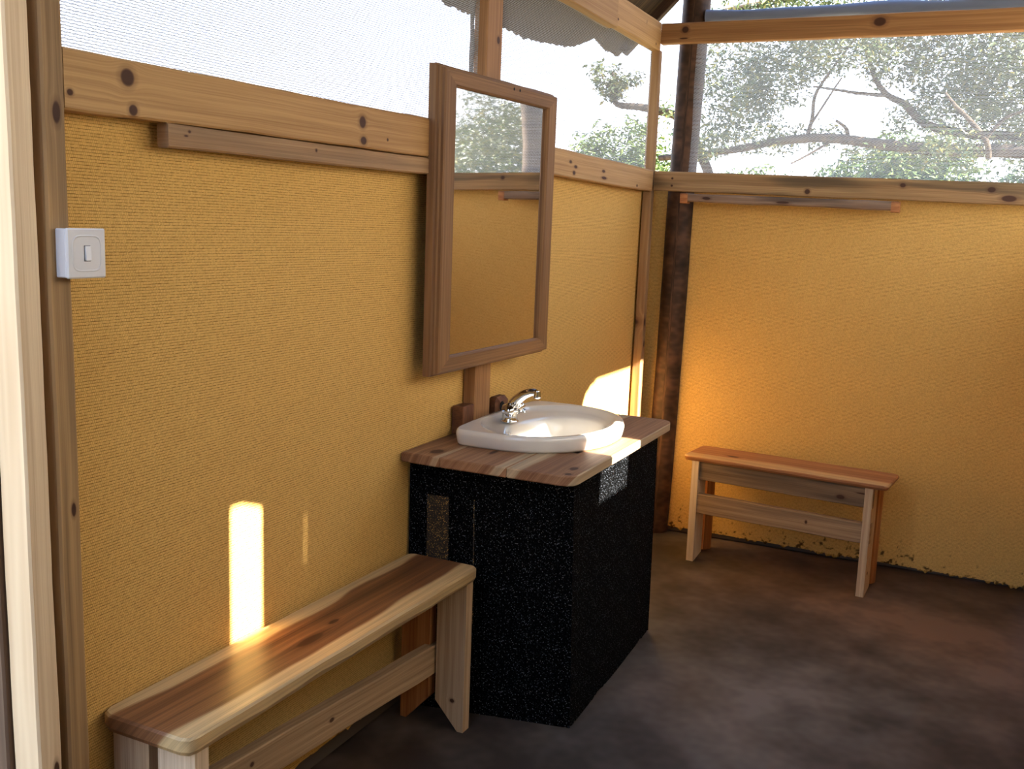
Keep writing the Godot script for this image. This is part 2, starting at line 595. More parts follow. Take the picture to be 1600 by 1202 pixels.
# ---------------------------------------------------------------- the scene
func _ready() -> void:
	rng.seed = 7
	# camera
	var cam := Camera3D.new()
	cam.name = "camera"
	var yaw := deg_to_rad(24.9477)
	var pitch := deg_to_rad(9.0444)
	var roll := deg_to_rad(2.0899)
	cam.basis = Basis(Vector3.UP, yaw) * Basis(Vector3.RIGHT, -pitch) * Basis(Vector3.BACK, roll)
	cam.position = Vector3(1.492, 1.5168, 4.7238)
	cam.fov = rad_to_deg(2.0 * atan(601.0 / 1568.41))
	cam.near = 0.05
	cam.far = 200.0
	add_child(cam)
	cam.current = true
	# sky, exposure
	var env := Environment.new()
	env.background_mode = Environment.BG_SKY
	var sky := Sky.new()
	var sm := ProceduralSkyMaterial.new()
	sm.sky_top_color = Color(0.62, 0.74, 0.92)
	sm.sky_horizon_color = Color(0.97, 0.98, 1.0)
	sm.sky_curve = 0.2
	sm.ground_bottom_color = Color(0.5, 0.47, 0.4)
	sm.ground_horizon_color = Color(0.8, 0.79, 0.75)
	sm.sky_energy_multiplier = 1.0
	sky.sky_material = sm
	env.sky = sky
	env.background_energy_multiplier = 4.2
	env.tonemap_mode = Environment.TONE_MAPPER_LINEAR
	env.tonemap_exposure = 1.2
	env.sdfgi_enabled = true
	env.ssao_enabled = true
	env.ssil_enabled = true
	var we := WorldEnvironment.new()
	we.name = "environment"
	we.environment = env
	add_child(we)
	# low sun from the right
	var sun := DirectionalLight3D.new()
	sun.name = "sun"
	sun.light_color = Color(1.0, 0.97, 0.92)
	sun.light_energy = 14.0
	sun.light_angular_distance = 0.6
	sun.shadow_enabled = true
	sun.sky_mode = DirectionalLight3D.SKY_MODE_LIGHT_ONLY
	add_child(sun)
	sun.look_at_from_position(Vector3(10, 7.0, 1.2), Vector3.ZERO, Vector3.UP)

	make_materials()
	build_shell()
	build_frame()
	build_mirror()
	build_stand()
	build_basin()
	build_switch()
	build_benches()
	build_outside()


func build_shell() -> void:
	# floor
	var b := MB.new()
	b.flat([Vector3(-0.2, 0, -0.2), Vector3(2.0, 0, -0.2), Vector3(2.0, 0, 6.4), Vector3(-0.2, 0, 6.4)], Vector3.UP, [Vector2(0, 0), Vector2(0.52, 0), Vector2(0.52, 1.57), Vector2(0, 1.57)])
	b.flat([Vector3(-0.2, -0.15, -0.2), Vector3(2.0, -0.15, -0.2), Vector3(2.0, -0.15, 6.4), Vector3(-0.2, -0.15, 6.4)], Vector3.DOWN, [Vector2(0, 0), Vector2(0.52, 0), Vector2(0.52, 1.57), Vector2(0, 1.57)])
	for e in [[Vector3(-0.2, 0, -0.2), Vector3(2, 0, -0.2), Vector3.FORWARD], [Vector3(2, 0, -0.2), Vector3(2, 0, 6.4), Vector3.RIGHT], [Vector3(2, 0, 6.4), Vector3(-0.2, 0, 6.4), Vector3.BACK], [Vector3(-0.2, 0, 6.4), Vector3(-0.2, 0, -0.2), Vector3.LEFT]]:
		b.flat([e[0], e[1], e[1] + Vector3.DOWN * 0.15, e[0] + Vector3.DOWN * 0.15], e[2], [Vector2(0, 0), Vector2(1, 0), Vector2(1, 0.05), Vector2(0, 0.05)])
	var fl := put("floor", b.mesh(), M.floor, self, "mottled grey-brown smoothed cement floor")
	fl.set_meta("kind", "structure")

	# left wall: ochre cloth over a cement kerb
	var wl := structure("wall_left", "ochre yellow woven cloth wall behind basin and long bench", "wall")
	put("cloth_panel", sheet(Vector3(-0.054, 0.06, 3.47), Vector3(-0.054, 0.05, -0.12), Vector3(-0.054, 1.76, -0.12), Vector3(-0.054, 1.76, 3.47), 220, 60, 0.004, 0.192, 0.022, 0.9, 1.0), M.cloth, wl)
	put("kerb", box(Vector3(-0.125, 0.08, 1.68), Vector3(0.12, 0.16, 3.6), 0.01), M.cement, wl)
	var wb := structure("wall_back", "ochre yellow woven cloth wall behind short bench", "wall")
	put("cloth_panel", sheet(Vector3(0.135, 0.032, -0.105), Vector3(1.80, 0.014, -0.105), Vector3(1.80, 1.74, -0.105), Vector3(0.165, 1.76, -0.105), 440, 90, 0.005, 0.192, 0.022, 1.0, 4.0), M.cloth, wb)
	put("cloth_strip", sheet(Vector3(-0.06, 0.03, -0.11), Vector3(0.035, 0.03, -0.11), Vector3(0.075, 1.76, -0.11), Vector3(-0.06, 1.76, -0.11), 8, 20, 0.002, 0.192, 0.01, 0.6, 6.0), M.cloth, wb)
	put("kerb", box(Vector3(0.87, 0.08, -0.175), Vector3(1.9, 0.16, 0.12), 0.01), M.cement, wb)
	# right wall (beside the camera): cloth below, canvas blinds above, added out of view and cut to shape the sun patches
	var wr := structure("wall_right", "cloth wall with unseen canvas blinds added to shape the sunlight", "wall")
	put("cloth_panel", sheet(Vector3(1.83, 0.0, -0.2), Vector3(1.83, 0.0, 3.72), Vector3(1.83, 1.60, 3.72), Vector3(1.83, 1.60, -0.2), 60, 20, 0.003, 0.192), M.cloth, wr)
	put("kerb", box(Vector3(1.89, 0.05, 1.76), Vector3(0.1, 0.2, 3.92), 0.01), M.cement, wr)
	put("rail", board_mesh(Vector3(1.84, 1.56, -0.2), Vector3(1.84, 1.56, 3.72), Vector3.UP, 0.08, 0.03, 0.003, 0.001, 40), M.pine, wr)
	for q in [[-0.2, 0.2, 1.54, 2.62], [0.9, 1.755, 1.54, 2.62], [2.03, 2.870, 1.54, 2.62], [2.8725, 3.05, 1.54, 2.62], [2.870, 2.8725, 1.54, 1.92], [2.870, 2.8725, 2.06, 2.62], [3.16, 3.72, 1.54, 2.62], [0.2, 0.9, 1.54, 1.74], [0.2, 0.9, 2.15, 2.62], [1.755, 2.03, 1.995, 2.62], [1.755, 2.03, 1.54, 1.602], [3.05, 3.16, 1.54, 1.80], [3.05, 3.16, 2.145, 2.62, 0.16], [3.72, 6.3, 0.0, 2.62]]:
		var cv := put("added_blind", box(Vector3.ZERO, Vector3(0.02, q[3] - q[2], q[1] - q[0]), 0.002), M.canvas if q[0] < 3.7 else M.board, wr)
		cv.position = Vector3(1.81, (q[2] + q[3]) * 0.5, (q[0] + q[1]) * 0.5)
		if q.size() > 4:
			var sl := MB.new()
			sl.flat([Vector3(1.80, 2.155, 3.162), Vector3(1.80, 2.155, 3.048), Vector3(1.80, 2.108, 3.048), Vector3(1.80, 2.146, 3.162)], Vector3.LEFT, [Vector2.ZERO, Vector2.ZERO, Vector2.ZERO, Vector2.ZERO])
			put("added_blind_hem", sl.mesh(), M.canvas, wr)  # added slanted edge that tilts the top of the slot sun patch
	var cut := MB.new()  # added flap that rounds the sun patch from the first opening
	var fr := [Vector2(0.9, 2.15), Vector2(0.72, 2.15), Vector2(0.76, 2.135), Vector2(0.80, 2.13), Vector2(0.83, 2.11), Vector2(0.86, 2.10), Vector2(0.885, 2.06), Vector2(0.9, 2.04)]
	for sd in [[1.80, Vector3.LEFT], [1.82, Vector3.RIGHT]]:
		var ring := []
		var uv := []
		for p in fr:
			ring.append(Vector3(sd[0], p.y, p.x))
			uv.append(p)
		cut.flat(ring, sd[1], uv)
	put("added_blind_flap", cut.mesh(), M.canvas, wr)
	# wall behind the camera
	var wf := structure("wall_front", "half-height cloth wall at the near end", "wall")
	put("cloth_panel", sheet(Vector3(1.80, 0.0, 6.2), Vector3(-0.06, 0.0, 6.2), Vector3(-0.06, 1.74, 6.2), Vector3(1.80, 1.74, 6.2), 30, 20, 0.003, 0.192), M.cloth, wf)
	put("rail", board_mesh(Vector3(-0.1, 1.76, 6.18), Vector3(1.84, 1.76, 6.18), Vector3.UP, 0.1, 0.04), M.pine, wf)
	put("kerb", box(Vector3(0.87, 0.03, 6.3), Vector3(1.9, 0.16, 0.12), 0.01), M.cement, wf)
	var lb := structure("wall_entrance", "cloth wall beside the doorway behind the camera", "wall")
	put("cloth_panel", sheet(Vector3(-0.05, 0.0, 6.2), Vector3(-0.05, 0.0, 4.75), Vector3(-0.05, 1.76, 4.75), Vector3(-0.05, 1.76, 6.2), 20, 20, 0.003, 0.192), M.cloth, lb)
	put("post", board_mesh(Vector3(-0.03, 0, 4.72), Vector3(-0.03, 2.4, 4.72), Vector3.RIGHT, 0.06, 0.06), M.pine, lb)

	# shade-net windows
	var w1 := structure("window_1", "pale shade net window above the left wall", "window")
	put("net", sheet(Vector3(-0.035, 1.72, 3.43), Vector3(-0.035, 1.72, 0.01), Vector3(-0.035, 2.46, 0.01), Vector3(-0.035, 2.46, 3.43), 60, 12, 0.006, 0.034), M.screen_side, w1)
	var w2 := structure("window_2", "pale shade net window above the back wall with trees outside", "window")
	put("net", sheet(Vector3(0.15, 1.70, -0.055), Vector3(1.79, 1.70, -0.055), Vector3(1.79, 2.47, -0.055), Vector3(0.15, 2.47, -0.055), 60, 12, 0.006, 0.034), M.screen, w2)
	# thatched roof, open gables
	var ce := structure("ceiling", "thatched roof underside and ragged brown eave", "roof")
	for s in 2:
		var eave := Vector2(-0.30, 2.27) if s == 0 else Vector2(1.90, 2.41)
		var ridge := Vector2(0.80, 3.37)
		var dir := (ridge - eave).normalized()
		var up := Vector2(-dir.y, dir.x) if s == 0 else Vector2(dir.y, -dir.x)
		var nz := 260
		var under := []
		var over := []
		for k in nz + 1:
			var z := -0.06 + (3.62 if s == 0 else 6.5) * k / nz
			var rag := 0.02 * N1.get_noise_2d(z * 300.0, s * 90.0) + 0.012 * N2.get_noise_2d(z * 3000.0, 5.0)
			if s == 0:  # the ragged end above the basin: a notch between two hanging tongues
				rag += 0.10 * smoothstep(0.9, 0.0, z) + 0.085 * exp(-pow((z - 0.27) / 0.085, 2.0))
			var low := eave + dir * rag
			under.append([Vector3(low.x, low.y, z), Vector3(ridge.x, ridge.y, z)])
			over.append([Vector3(low.x + up.x * 0.1 - 0.0, low.y + up.y * 0.1, z), Vector3(ridge.x + up.x * 0.14, ridge.y + up.y * 0.14, z)])
		var rings := []
		for k in nz + 1:
			rings.append([under[k][0], under[k][1], over[k][1], over[k][0]])
		var tb := MB.new()
		for k in 4:
			var k2 := (k + 1) % 4
			for z in nz:
				var e1: Vector3 = rings[z][k2] - rings[z][k]
				var nn := e1.cross(Vector3.BACK).normalized()
				if nn.dot(rings[z][k] - (rings[z][0] + rings[z][2]) * 0.5 + e1 * 0.5) < 0.0:
					nn = -nn
				var l := e1.length()
				var u0 := 0.0
				tb.flat([rings[z][k], rings[z][k2], rings[z + 1][k2], rings[z + 1][k]], nn, [Vector2(u0, z * 0.04), Vector2(l, z * 0.04), Vector2(l, (z + 1) * 0.04), Vector2(u0, (z + 1) * 0.04)])
		tb.flat(rings[0], Vector3.FORWARD, [Vector2(0, 0), Vector2(1, 0), Vector2(1, 0.3), Vector2(0, 0.3)])
		tb.flat(rings[nz], Vector3.BACK, [Vector2(0, 0), Vector2(1, 0), Vector2(1, 0.3), Vector2(0, 0.3)])
		put("thatch_slope", tb.mesh(), M.thatch, ce)


func timber(called: String, p0: Vector3, p1: Vector3, wd: Vector3, w: float, th: float, mat: Material, label: String, category := "beam", group := "", wob := 0.0012, sd := 1, w1 := -1.0) -> MeshInstance3D:
	return single(called, board_mesh(p0, p1, wd, w, th, 0.004, wob, sd, w1), mat, label, category, group)


func build_frame() -> void:
	var L: Color = M.pine_l
	var D: Color = M.pine_d
	# rails below the left net
	timber("wall_rail", Vector3(-0.0225, 1.742, 3.419), Vector3(-0.0225, 1.760, 1.74), Vector3.UP, 0.107, 0.045,
		wood(1.674, 0.107, L, D, [[0.145, 0.074, 0.017, 0.017], [0.157, 0.014, 0.011, 0.011], [0.012, 0.03, 0.007, 0.006], [0.93, 0.066, 0.015, 0.016], [0.935, 0.018, 0.014, 0.011], [1.05, 0.03, 0.004, 0.004]], 21.0), "wide knotty pine rail under the bright left net, between light switch and mirror", "beam", "", 0.0016, 21)
	timber("wall_rail", Vector3(-0.0225, 1.760, 1.735), Vector3(-0.0225, 1.748, 0.0), Vector3.UP, 0.102, 0.045,
		wood(1.735, 0.102, L.lightened(0.05), D.lightened(0.05), [[0.68, 0.06, 0.013, 0.006], [0.735, 0.045, 0.016, 0.006], [0.72, 0.02, 0.014, 0.008], [1.05, 0.05, 0.018, 0.006], [1.06, 0.022, 0.03, 0.006], [1.5, 0.015, 0.01, 0.006]], 22.0), "pale pine rail under the left net between mirror and room corner", "beam", "", 0.001, 22)
	timber("batten", Vector3(-0.014, 1.667, 3.172), Vector3(-0.014, 1.678, 1.80), Vector3.UP, 0.046, 0.03,
		wood(1.41, 0.046, Color(0.68, 0.54, 0.39), Color(0.50, 0.37, 0.25), [[0.06, 0.036, 0.004, 0.003], [0.05, 0.026, 0.006, 0.002], [0.5, 0.03, 0.004, 0.004]], 23.0, {"stain": 0.2}), "narrow grey-brown batten nailed under the left pine rail", "batten", "", 0.0012, 23)
	# rails of the back wall
	timber("wall_rail", Vector3(0.005, 1.7495, -0.0225), Vector3(1.79, 1.714, -0.0225), Vector3.UP, 0.092, 0.045,
		wood(1.785, 0.092, Color(0.72, 0.575, 0.39), Color(0.50, 0.37, 0.23), [[0.09, 0.06, 0.005, 0.005], [0.09, 0.025, 0.005, 0.005], [0.72, 0.022, 0.012, 0.012], [1.12, 0.065, 0.012, 0.01], [1.47, 0.06, 0.016, 0.012], [1.54, 0.025, 0.03, 0.014]], 24.0, {"stain": 0.62, "stain_color": Color(0.25, 0.21, 0.15)}), "dark-streaked weathered rail under the back net", "beam", "", 0.0016, 24)
	var cl := thing("batten", "short rough grey batten nailed under the back rail above the short bench", "batten")
	put("batten_strip", board_mesh(Vector3(0.175, 1.672, 0.02), Vector3(1.118, 1.655, 0.02), Vector3.UP, 0.040, 0.04, 0.006, 0.003, 25), wood(0.94, 0.04, Color(0.62, 0.52, 0.43), Color(0.40, 0.30, 0.23), [[0.1, 0.02, 0.02, 0.01], [0.45, 0.012, 0.03, 0.008]], 25.0, {"stain": 0.6}), cl)
	for x in [0.150, 1.088]:
		put("end_block", board_mesh(Vector3(x, 1.668 - (x - 0.15) * 0.018, 0.018), Vector3(x + 0.036, 1.668 - (x - 0.15) * 0.018, 0.018), Vector3.UP, 0.046, 0.045, 0.003, 0.0, 26), M.orange, cl)
	# top beams
	timber("top_beam", Vector3(0.0, 2.4265, -0.0225), Vector3(1.80, 2.416, -0.0225), Vector3.UP, 0.092, 0.045,
		wood(1.8, 0.095, Color(0.68, 0.50, 0.32), Color(0.50, 0.34, 0.20), [[0.115, 0.062, 0.016, 0.016], [0.11, 0.02, 0.02, 0.004], [0.97, 0.06, 0.026, 0.02]], 27.0), "orange-brown pine beam above the back net window", "beam", "", 0.001, 27)
	timber("top_beam", Vector3(-0.0225, 2.412, 0.62), Vector3(-0.0225, 2.412, 0.0), Vector3.UP, 0.128, 0.045,
		wood(0.62, 0.128, L, D, [[0.55, 0.02, 0.006, 0.006], [0.02, 0.03, 0.01, 0.005], [0.4, 0.09, 0.003, 0.008]], 28.0), "pine beam above the left net, the short length at the corner", "beam", "", 0.001, 28)
	timber("top_beam", Vector3(-0.0200, 2.406, 4.7), Vector3(-0.0200, 2.406, 0.62), Vector3.UP, 0.134, 0.05,
		wood(2.4, 0.134, L.darkened(0.05), D, [[2.0, 0.05, 0.006, 0.006]], 29.0), "long pine beam above the left net running towards the doorway", "beam", "", 0.001, 29)
	# studs and posts
	timber("corner_post", Vector3(-0.0235, 0.0, 0.006), Vector3(-0.0235, 2.352, -0.020), Vector3.BACK, 0.05, 0.043,
		wood(2.4, 0.05, Color(0.70, 0.55, 0.38), Color(0.52, 0.37, 0.24), [[1.09, 0.03, 0.02, 0.014], [0.98, 0.02, 0.015, 0.008]], 30.0, {"stain": 0.3}), "slim square pine post in the room corner, left of the round pole", "post", "", 0.001, 30)
	timber("wall_stud", Vector3(-0.026, 0.0, 1.745), Vector3(-0.026, 2.345, 1.735), Vector3.BACK, 0.11, 0.048,
		wood(2.4, 0.11, Color(0.68, 0.505, 0.335), Color(0.48, 0.325, 0.20), [[2.15, 0.03, 0.012, 0.01]], 31.0), "upright pine stud behind mirror and basin tap", "post", "", 0.001, 31)
	timber("wall_stud", Vector3(-0.085, 0.0, 1.635), Vector3(-0.085, 2.4, 1.625), Vector3.BACK, 0.075, 0.05, M.red, "dark red-brown upright strip beside the stud above the mirror", "post", "", 0.001, 32)
	timber("wall_stud", Vector3(-0.025, 0.0, 3.430), Vector3(-0.025, 2.36, 3.446), Vector3.BACK, 0.049, 0.05,
		wood(2.4, 0.049, Color(0.72, 0.575, 0.395), Color(0.52, 0.40, 0.265), [[0.98, 0.015, 0.014, 0.006], [0.42, 0.02, 0.012, 0.008], [1.71, 0.02, 0.02, 0.01]], 33.0, {"stain": 0.22, "stain_color": Color(0.25, 0.20, 0.16)}), "weathered brown wall stud carrying the light switch", "post", "", 0.001, 33)
	timber("gap_shade_strip", Vector3(-0.062, 0.0, 3.459), Vector3(-0.062, 2.36, 3.470), Vector3.BACK, 0.012, 0.03, M.gum, "dark strip added as shade in the gap between door post and switch stud", "strip", "", 0.0005, 37)  # strip added to paint the shade inside the gap
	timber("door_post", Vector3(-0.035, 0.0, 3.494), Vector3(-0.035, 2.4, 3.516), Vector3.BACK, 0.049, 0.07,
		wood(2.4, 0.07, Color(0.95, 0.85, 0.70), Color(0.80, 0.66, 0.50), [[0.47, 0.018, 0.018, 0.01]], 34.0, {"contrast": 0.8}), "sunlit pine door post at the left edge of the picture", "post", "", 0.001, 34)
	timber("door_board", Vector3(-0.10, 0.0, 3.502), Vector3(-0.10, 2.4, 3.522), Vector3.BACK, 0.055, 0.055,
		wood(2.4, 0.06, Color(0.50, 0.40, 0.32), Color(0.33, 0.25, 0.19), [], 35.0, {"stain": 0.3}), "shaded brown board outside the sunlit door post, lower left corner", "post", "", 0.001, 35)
	# round gum pole in the corner
	var path := []
	var radii := []
	for k in 29:
		var y := 2.8 * k / 28.0
		path.append(Vector3(0.083 + 0.0195 * y + 0.003 * sin(y * 2.3), y, -0.108))
		radii.append(0.0655 - 0.0005 * y)
	var pole := thing("round_pole", "dark brown round gum pole standing in the room corner", "pole")
	put("trunk", tube(path, radii, 26, 0.06), M.gum, pole)
	put("knot", lathe([Vector2(0.021, 0.0), Vector2(0.017, 0.005), Vector2(0.008, 0.004), Vector2(0.004, 0.007)], Vector3(0.139, 1.385, -0.062), Vector3(0.5, 0.0, 0.86).normalized(), 14), M.gum, pole)
	timber("rafter", Vector3(-0.20, 2.362, -0.015), Vector3(0.80, 3.362, -0.015), Vector3(-1, 1, 0), 0.075, 0.045, M.gum, "dark brown sloping rafter end above the corner, under the thatch", "rafter", "", 0.001, 36)
	# rolled net on the beam
	var rp := []
	var rr := []
	for k in 33:
		var x := 0.19 + 1.62 * k / 32.0
		rp.append(Vector3(x, 2.505 - 0.006 * (x - 0.2) + 0.003 * sin(x * 9.0), -0.075))
		rr.append(0.029 + 0.003 * sin(x * 14.0))
	single("rolled_net", tube(rp, rr, 14, 0.15), M.roll, "blue-grey rolled shade net lying along the back top beam", "net")
	# the net's gathered edge beside the upper stud
	var gp := []
	for k in 14:
		gp.append(Vector3(-0.045, 1.83 + 0.5 * k / 13.0, 1.812 + 0.003 * sin(k * 1.7)))
	single("net_edge", tube(gp, [0.007, 0.008, 0.006, 0.009, 0.007, 0.008, 0.009, 0.007, 0.006, 0.008, 0.009, 0.008, 0.007, 0.007], 8, 0.3), plain(Color(0.36, 0.32, 0.30), 0.9), "gathered grey net edge stapled to the stud above the mirror", "net")


func build_mirror() -> void:
	var mi := thing("wall_mirror", "rectangular wall mirror in a stepped brown wooden frame", "mirror", Vector3(0.063, 1.514, 1.767))
	mi.basis = Basis(Vector3.UP, deg_to_rad(-2.795)) * Basis(Vector3.BACK, deg_to_rad(-0.346)) * Basis(Vector3.RIGHT, deg_to_rad(0.515))
	var W := 0.758
	var H := 0.906
	var fw := 0.077
	var fh := 0.057
	# local axes: +x out of the wall, +y up, -z to the right in the picture; each member is a mitred moulding with a step
	var prof := [Vector2(0.0, -0.05), Vector2(0.0, -0.026), Vector2(0.006, -0.022), Vector2(0.006, -0.016), Vector2(0.011, -0.012), Vector2(0.011, -0.003), Vector2(0.016, 0.0), Vector2(0.92, 0.0), Vector2(1.0, -0.006), Vector2(1.0, -0.03), Vector2(1.0, -0.05)]
	var corner := [Vector2(-1, 1), Vector2(1, 1), Vector2(1, -1), Vector2(-1, -1)]
	for k in 4:
		var c1: Vector2 = corner[k]
		var c2: Vector2 = corner[(k + 1) % 4]
		var b := MB.new()
		var e1 := []
		var e2 := []
		for p in prof:
			var q := func(c: Vector2) -> Vector3:
				var ix: float = p.x * fw if p.x > 0.5 else p.x
				var iy: float = p.x * fh if p.x > 0.5 else p.x
				return Vector3(p.y, c.y * (H * 0.5 - iy), -c.x * (W * 0.5 - ix))
			e1.append(q.call(c1))
			e2.append(q.call(c2))
		var along: Vector3 = (e2[0] - e1[0]).normalized()
		var L: float = e1[0].distance_to(e2[0])
		for s in prof.size() - 1:
			var ed: Vector3 = e1[s + 1] - e1[s]
			var nn := ed.cross(along).normalized()
			var mid: Vector3 = (e1[4] + e1[9] + e1[0]) / 3.0 + (e2[0] - e1[0]) * 0.5
			if s == 6:
				nn = Vector3.RIGHT
			elif nn.dot((e1[s] + e2[s]) * 0.5 + ed * 0.5 - ((e1[1] + e1[9] + e2[1] + e2[9]) * 0.25 + Vector3(-0.01, 0, 0))) < 0.0:
				nn = -nn
			var v0 := clampf(float(s) / 10.0, 0, 1)
			b.flat([e1[s], e1[s + 1], e2[s + 1], e2[s]], nn, [Vector2(0, v0), Vector2((e1[s + 1] - e1[0]).dot(along) / L, v0 + 0.1), Vector2((e2[s + 1] - e1[0]).dot(along) / L, v0 + 0.1), Vector2(1, v0)] if s != 6 else [Vector2(0, 0), Vector2(fw / L, 1), Vector2(1.0 - fw / L, 1), Vector2(1, 0)])
		put("frame_stile" if k % 2 == 1 else "frame_rail", b.mesh(), M.mirror_wood, mi)
	var g := MB.new()
	var hy := H * 0.5 - fh
	var hz := W * 0.5 - fw
	g.flat([Vector3(-0.014, -hy, hz), Vector3(-0.014, hy, hz), Vector3(-0.014, hy, -hz), Vector3(-0.014, -hy, -hz)], Vector3.RIGHT, [Vector2(0, 1), Vector2(0, 0), Vector2(1, 0), Vector2(1, 1)])
	put("mirror_glass", g.mesh(), M.glass, mi)
	put("backing_board", box(Vector3(-0.035, 0, 0), Vector3(0.028, H - 0.03, W - 0.03), 0.003), M.mirror_dark, mi)
	for z in [-0.045, -0.085]:
		put("screw_hole", lathe([Vector2(0.005, 0.0), Vector2(0.004, 0.0008)], Vector3(0.0, H * 0.5 - 0.022, z), Vector3.RIGHT, 12), M.hole, mi, "dark screw hole")
	put("wall_spacer", box(Vector3(-0.056, 0.30, 0.03), Vector3(0.016, 0.08, 0.08), 0.002), M.mirror_dark, mi)


func build_stand() -> void:
	var st := thing("washstand", "washstand wrapped in black shade net with a plank top", "washstand")
	# plank top
	var w0 := wood(1.0, 0.14, Color(0.63, 0.475, 0.345), Color(0.38, 0.25, 0.165), [[0.93, 0.09, 0.03, 0.02]], 41.0, {"sap": [-0.4, 0.85], "sap_color": Color(0.74, 0.63, 0.50)})
	var w1 := wood(1.0, 0.22, Color(0.64, 0.49, 0.36), Color(0.44, 0.295, 0.20), [[0.84, 0.1, 0.03, 0.008]], 42.0, {"sap": [-0.1, 0.88], "sap_color": Color(0.75, 0.65, 0.52)})
	var w2 := wood(1.0, 0.21, Color(0.63, 0.48, 0.355), Color(0.42, 0.28, 0.19), [[0.9, 0.17, 0.02, 0.012], [0.97, 0.18, 0.012, 0.01]], 43.0, {"sap": [0.16, 1.3], "sap_color": Color(0.75, 0.65, 0.52)})
	var planks := [
		[[Vector2(-0.048, 1.20), Vector2(0.088, 1.20), Vector2(0.088, 2.192), Vector2(-0.048, 2.185)], w0, Vector2(-0.048, 1.2), Vector2(0.136, 0.992)],
		[[Vector2(0.0895, 1.20), Vector2(0.305, 1.197), Vector2(0.305, 1.45), Vector2(0.0895, 1.45)], w1, Vector2(0.0895, 1.197), Vector2(0.2155, 0.995)],
		[[Vector2(0.0895, 1.94), Vector2(0.305, 1.94), Vector2(0.305, 2.19), Vector2(0.0895, 2.192)], w1, Vector2(0.0895, 1.197), Vector2(0.2155, 0.995)],
		[[Vector2(0.3065, 1.196), Vector2(0.455, 1.195), Vector2(0.482, 1.201), Vector2(0.503, 1.220), Vector2(0.512, 1.25), Vector2(0.514, 1.7), Vector2(0.514, 2.15), Vector2(0.508, 2.172), Vector2(0.494, 2.186), Vector2(0.472, 2.192), Vector2(0.3065, 2.19), Vector2(0.3065, 1.90), Vector2(0.41, 1.90), Vector2(0.41, 1.48), Vector2(0.3065, 1.48)], w2, Vector2(0.3065, 1.195), Vector2(0.2075, 0.997)],
	]
	for q in planks:
		put("top_plank", slab_mesh(PackedVector2Array(q[0]), 0.80, 0.83, 0.0035, q[2], q[3], true), q[1], st)
	# net skirt: side towards the bench, front, far side
	var a := Vector3(-0.046, 0.0, 2.13)
	var at := Vector3(-0.046, 0.80, 2.136)
	var b := Vector3(0.475, 0.0, 2.028)
	var bt := Vector3(0.484, 0.80, 2.112)
	var c := Vector3(0.454, 0.0, 1.173)
	var ct := Vector3(0.470, 0.80, 1.255)
	var d := Vector3(-0.046, 0.0, 1.20)
	var dt := Vector3(-0.046, 0.80, 1.26)
	put("net_side", sheet(a, b, bt, at, 40, 30, 0.004, 0.17, 0.012, 0.0, 11.0), M.black_net, st)
	put("net_front", sheet(b, c, ct, bt, 60, 30, 0.004, 0.17, 0.014, 0.0, 13.0), M.black_net, st)
	put("net_back", sheet(c, d, dt, ct, 40, 30, 0.004, 0.17, 0.012, 0.0, 15.0), M.black_net, st)
	var pt := func(f: float, y: float) -> Vector3: return a.lerp(b, f).lerp(at.lerp(bt, f), y / 0.80) + Vector3(0.01, 0, 0.05).normalized() * 0.006
	put("thin_net_patch", sheet(pt.call(0.118, 0.40), pt.call(0.255, 0.40), pt.call(0.255, 0.697), pt.call(0.118, 0.697), 6, 12, 0.001, 0.17, 0.0, 0.0, 17.0), M.gold_net, st, "brownish strip painted as light showing through a single net")  # opaque overlay; the light from behind is put into its gold colour
	put("seam", sheet(pt.call(0.408, 0.30), pt.call(0.416, 0.30), pt.call(0.416, 0.70), pt.call(0.408, 0.70), 2, 12, 0.001, 0.17, 0.0, 0.0, 18.0), M.gold_net, st, "thin lighter seam in the black net")
	for q in [[0.0, 2.06], [0.44, 2.03], [0.43, 1.26], [0.0, 1.28]]:
		put("corner_leg", board_mesh(Vector3(q[0], 0.0, q[1] - 0.03), Vector3(q[0], 0.80, q[1]), Vector3.RIGHT, 0.04, 0.04), M.grey_wood, st)
	# blocks behind the basin
	single("backing_board", box(Vector3(-0.024, 0.878, 1.84), Vector3(0.044, 0.094, 0.075), 0.003), M.mirror_dark, "short dark board on the plank top at the stud's left foot", "board")
	var bl := thing("pipe_block", "small brown wooden block with a black round hole behind the tap", "block")
	put("block", box(Vector3(-0.008, 0.883, 1.612), Vector3(0.05, 0.085, 0.09), 0.014), M.mirror_dark, bl)
	put("hole", lathe([Vector2(0.017, 0.0), Vector2(0.016, 0.002), Vector2(0.011, 0.0022), Vector2(0.008, 0.0005)], Vector3(0.017, 0.895, 1.630), Vector3.RIGHT, 20), M.hole, bl, "black round hole")


func d_outline(f: float, y: float) -> Array:
	# basin plan: straight back and sides, half-round front; f scales it about its middle
	var out := []
	var cx := 0.165
	var cz := 1.695
	var n := 96
	for k in n:
		var an := TAU * k / n
		var cs := cos(an)
		var sn := sin(an)
		var p: Vector2
		if cs >= 0.0:
			var ex := 2.15
			p = Vector2(0.30 * pow(absf(cs), 2.0 / ex), 0.325 * signf(sn) * pow(absf(sn), 2.0 / ex))
		else:
			var ex2 := 9.0
			p = Vector2(-0.140 * pow(absf(cs), 2.0 / ex2), 0.325 * signf(sn) * pow(absf(sn), 2.0 / ex2))
		out.append(Vector3(cx + p.x * f, y, cz + p.y * f))
	return out


func oval(cx: float, cz: float, rx: float, rz: float, y: float) -> Array:
	var out := []
	for k in 96:
		var an := TAU * k / 96
		out.append(Vector3(cx + rx * cos(an), y, cz + rz * sin(an)))
	return out


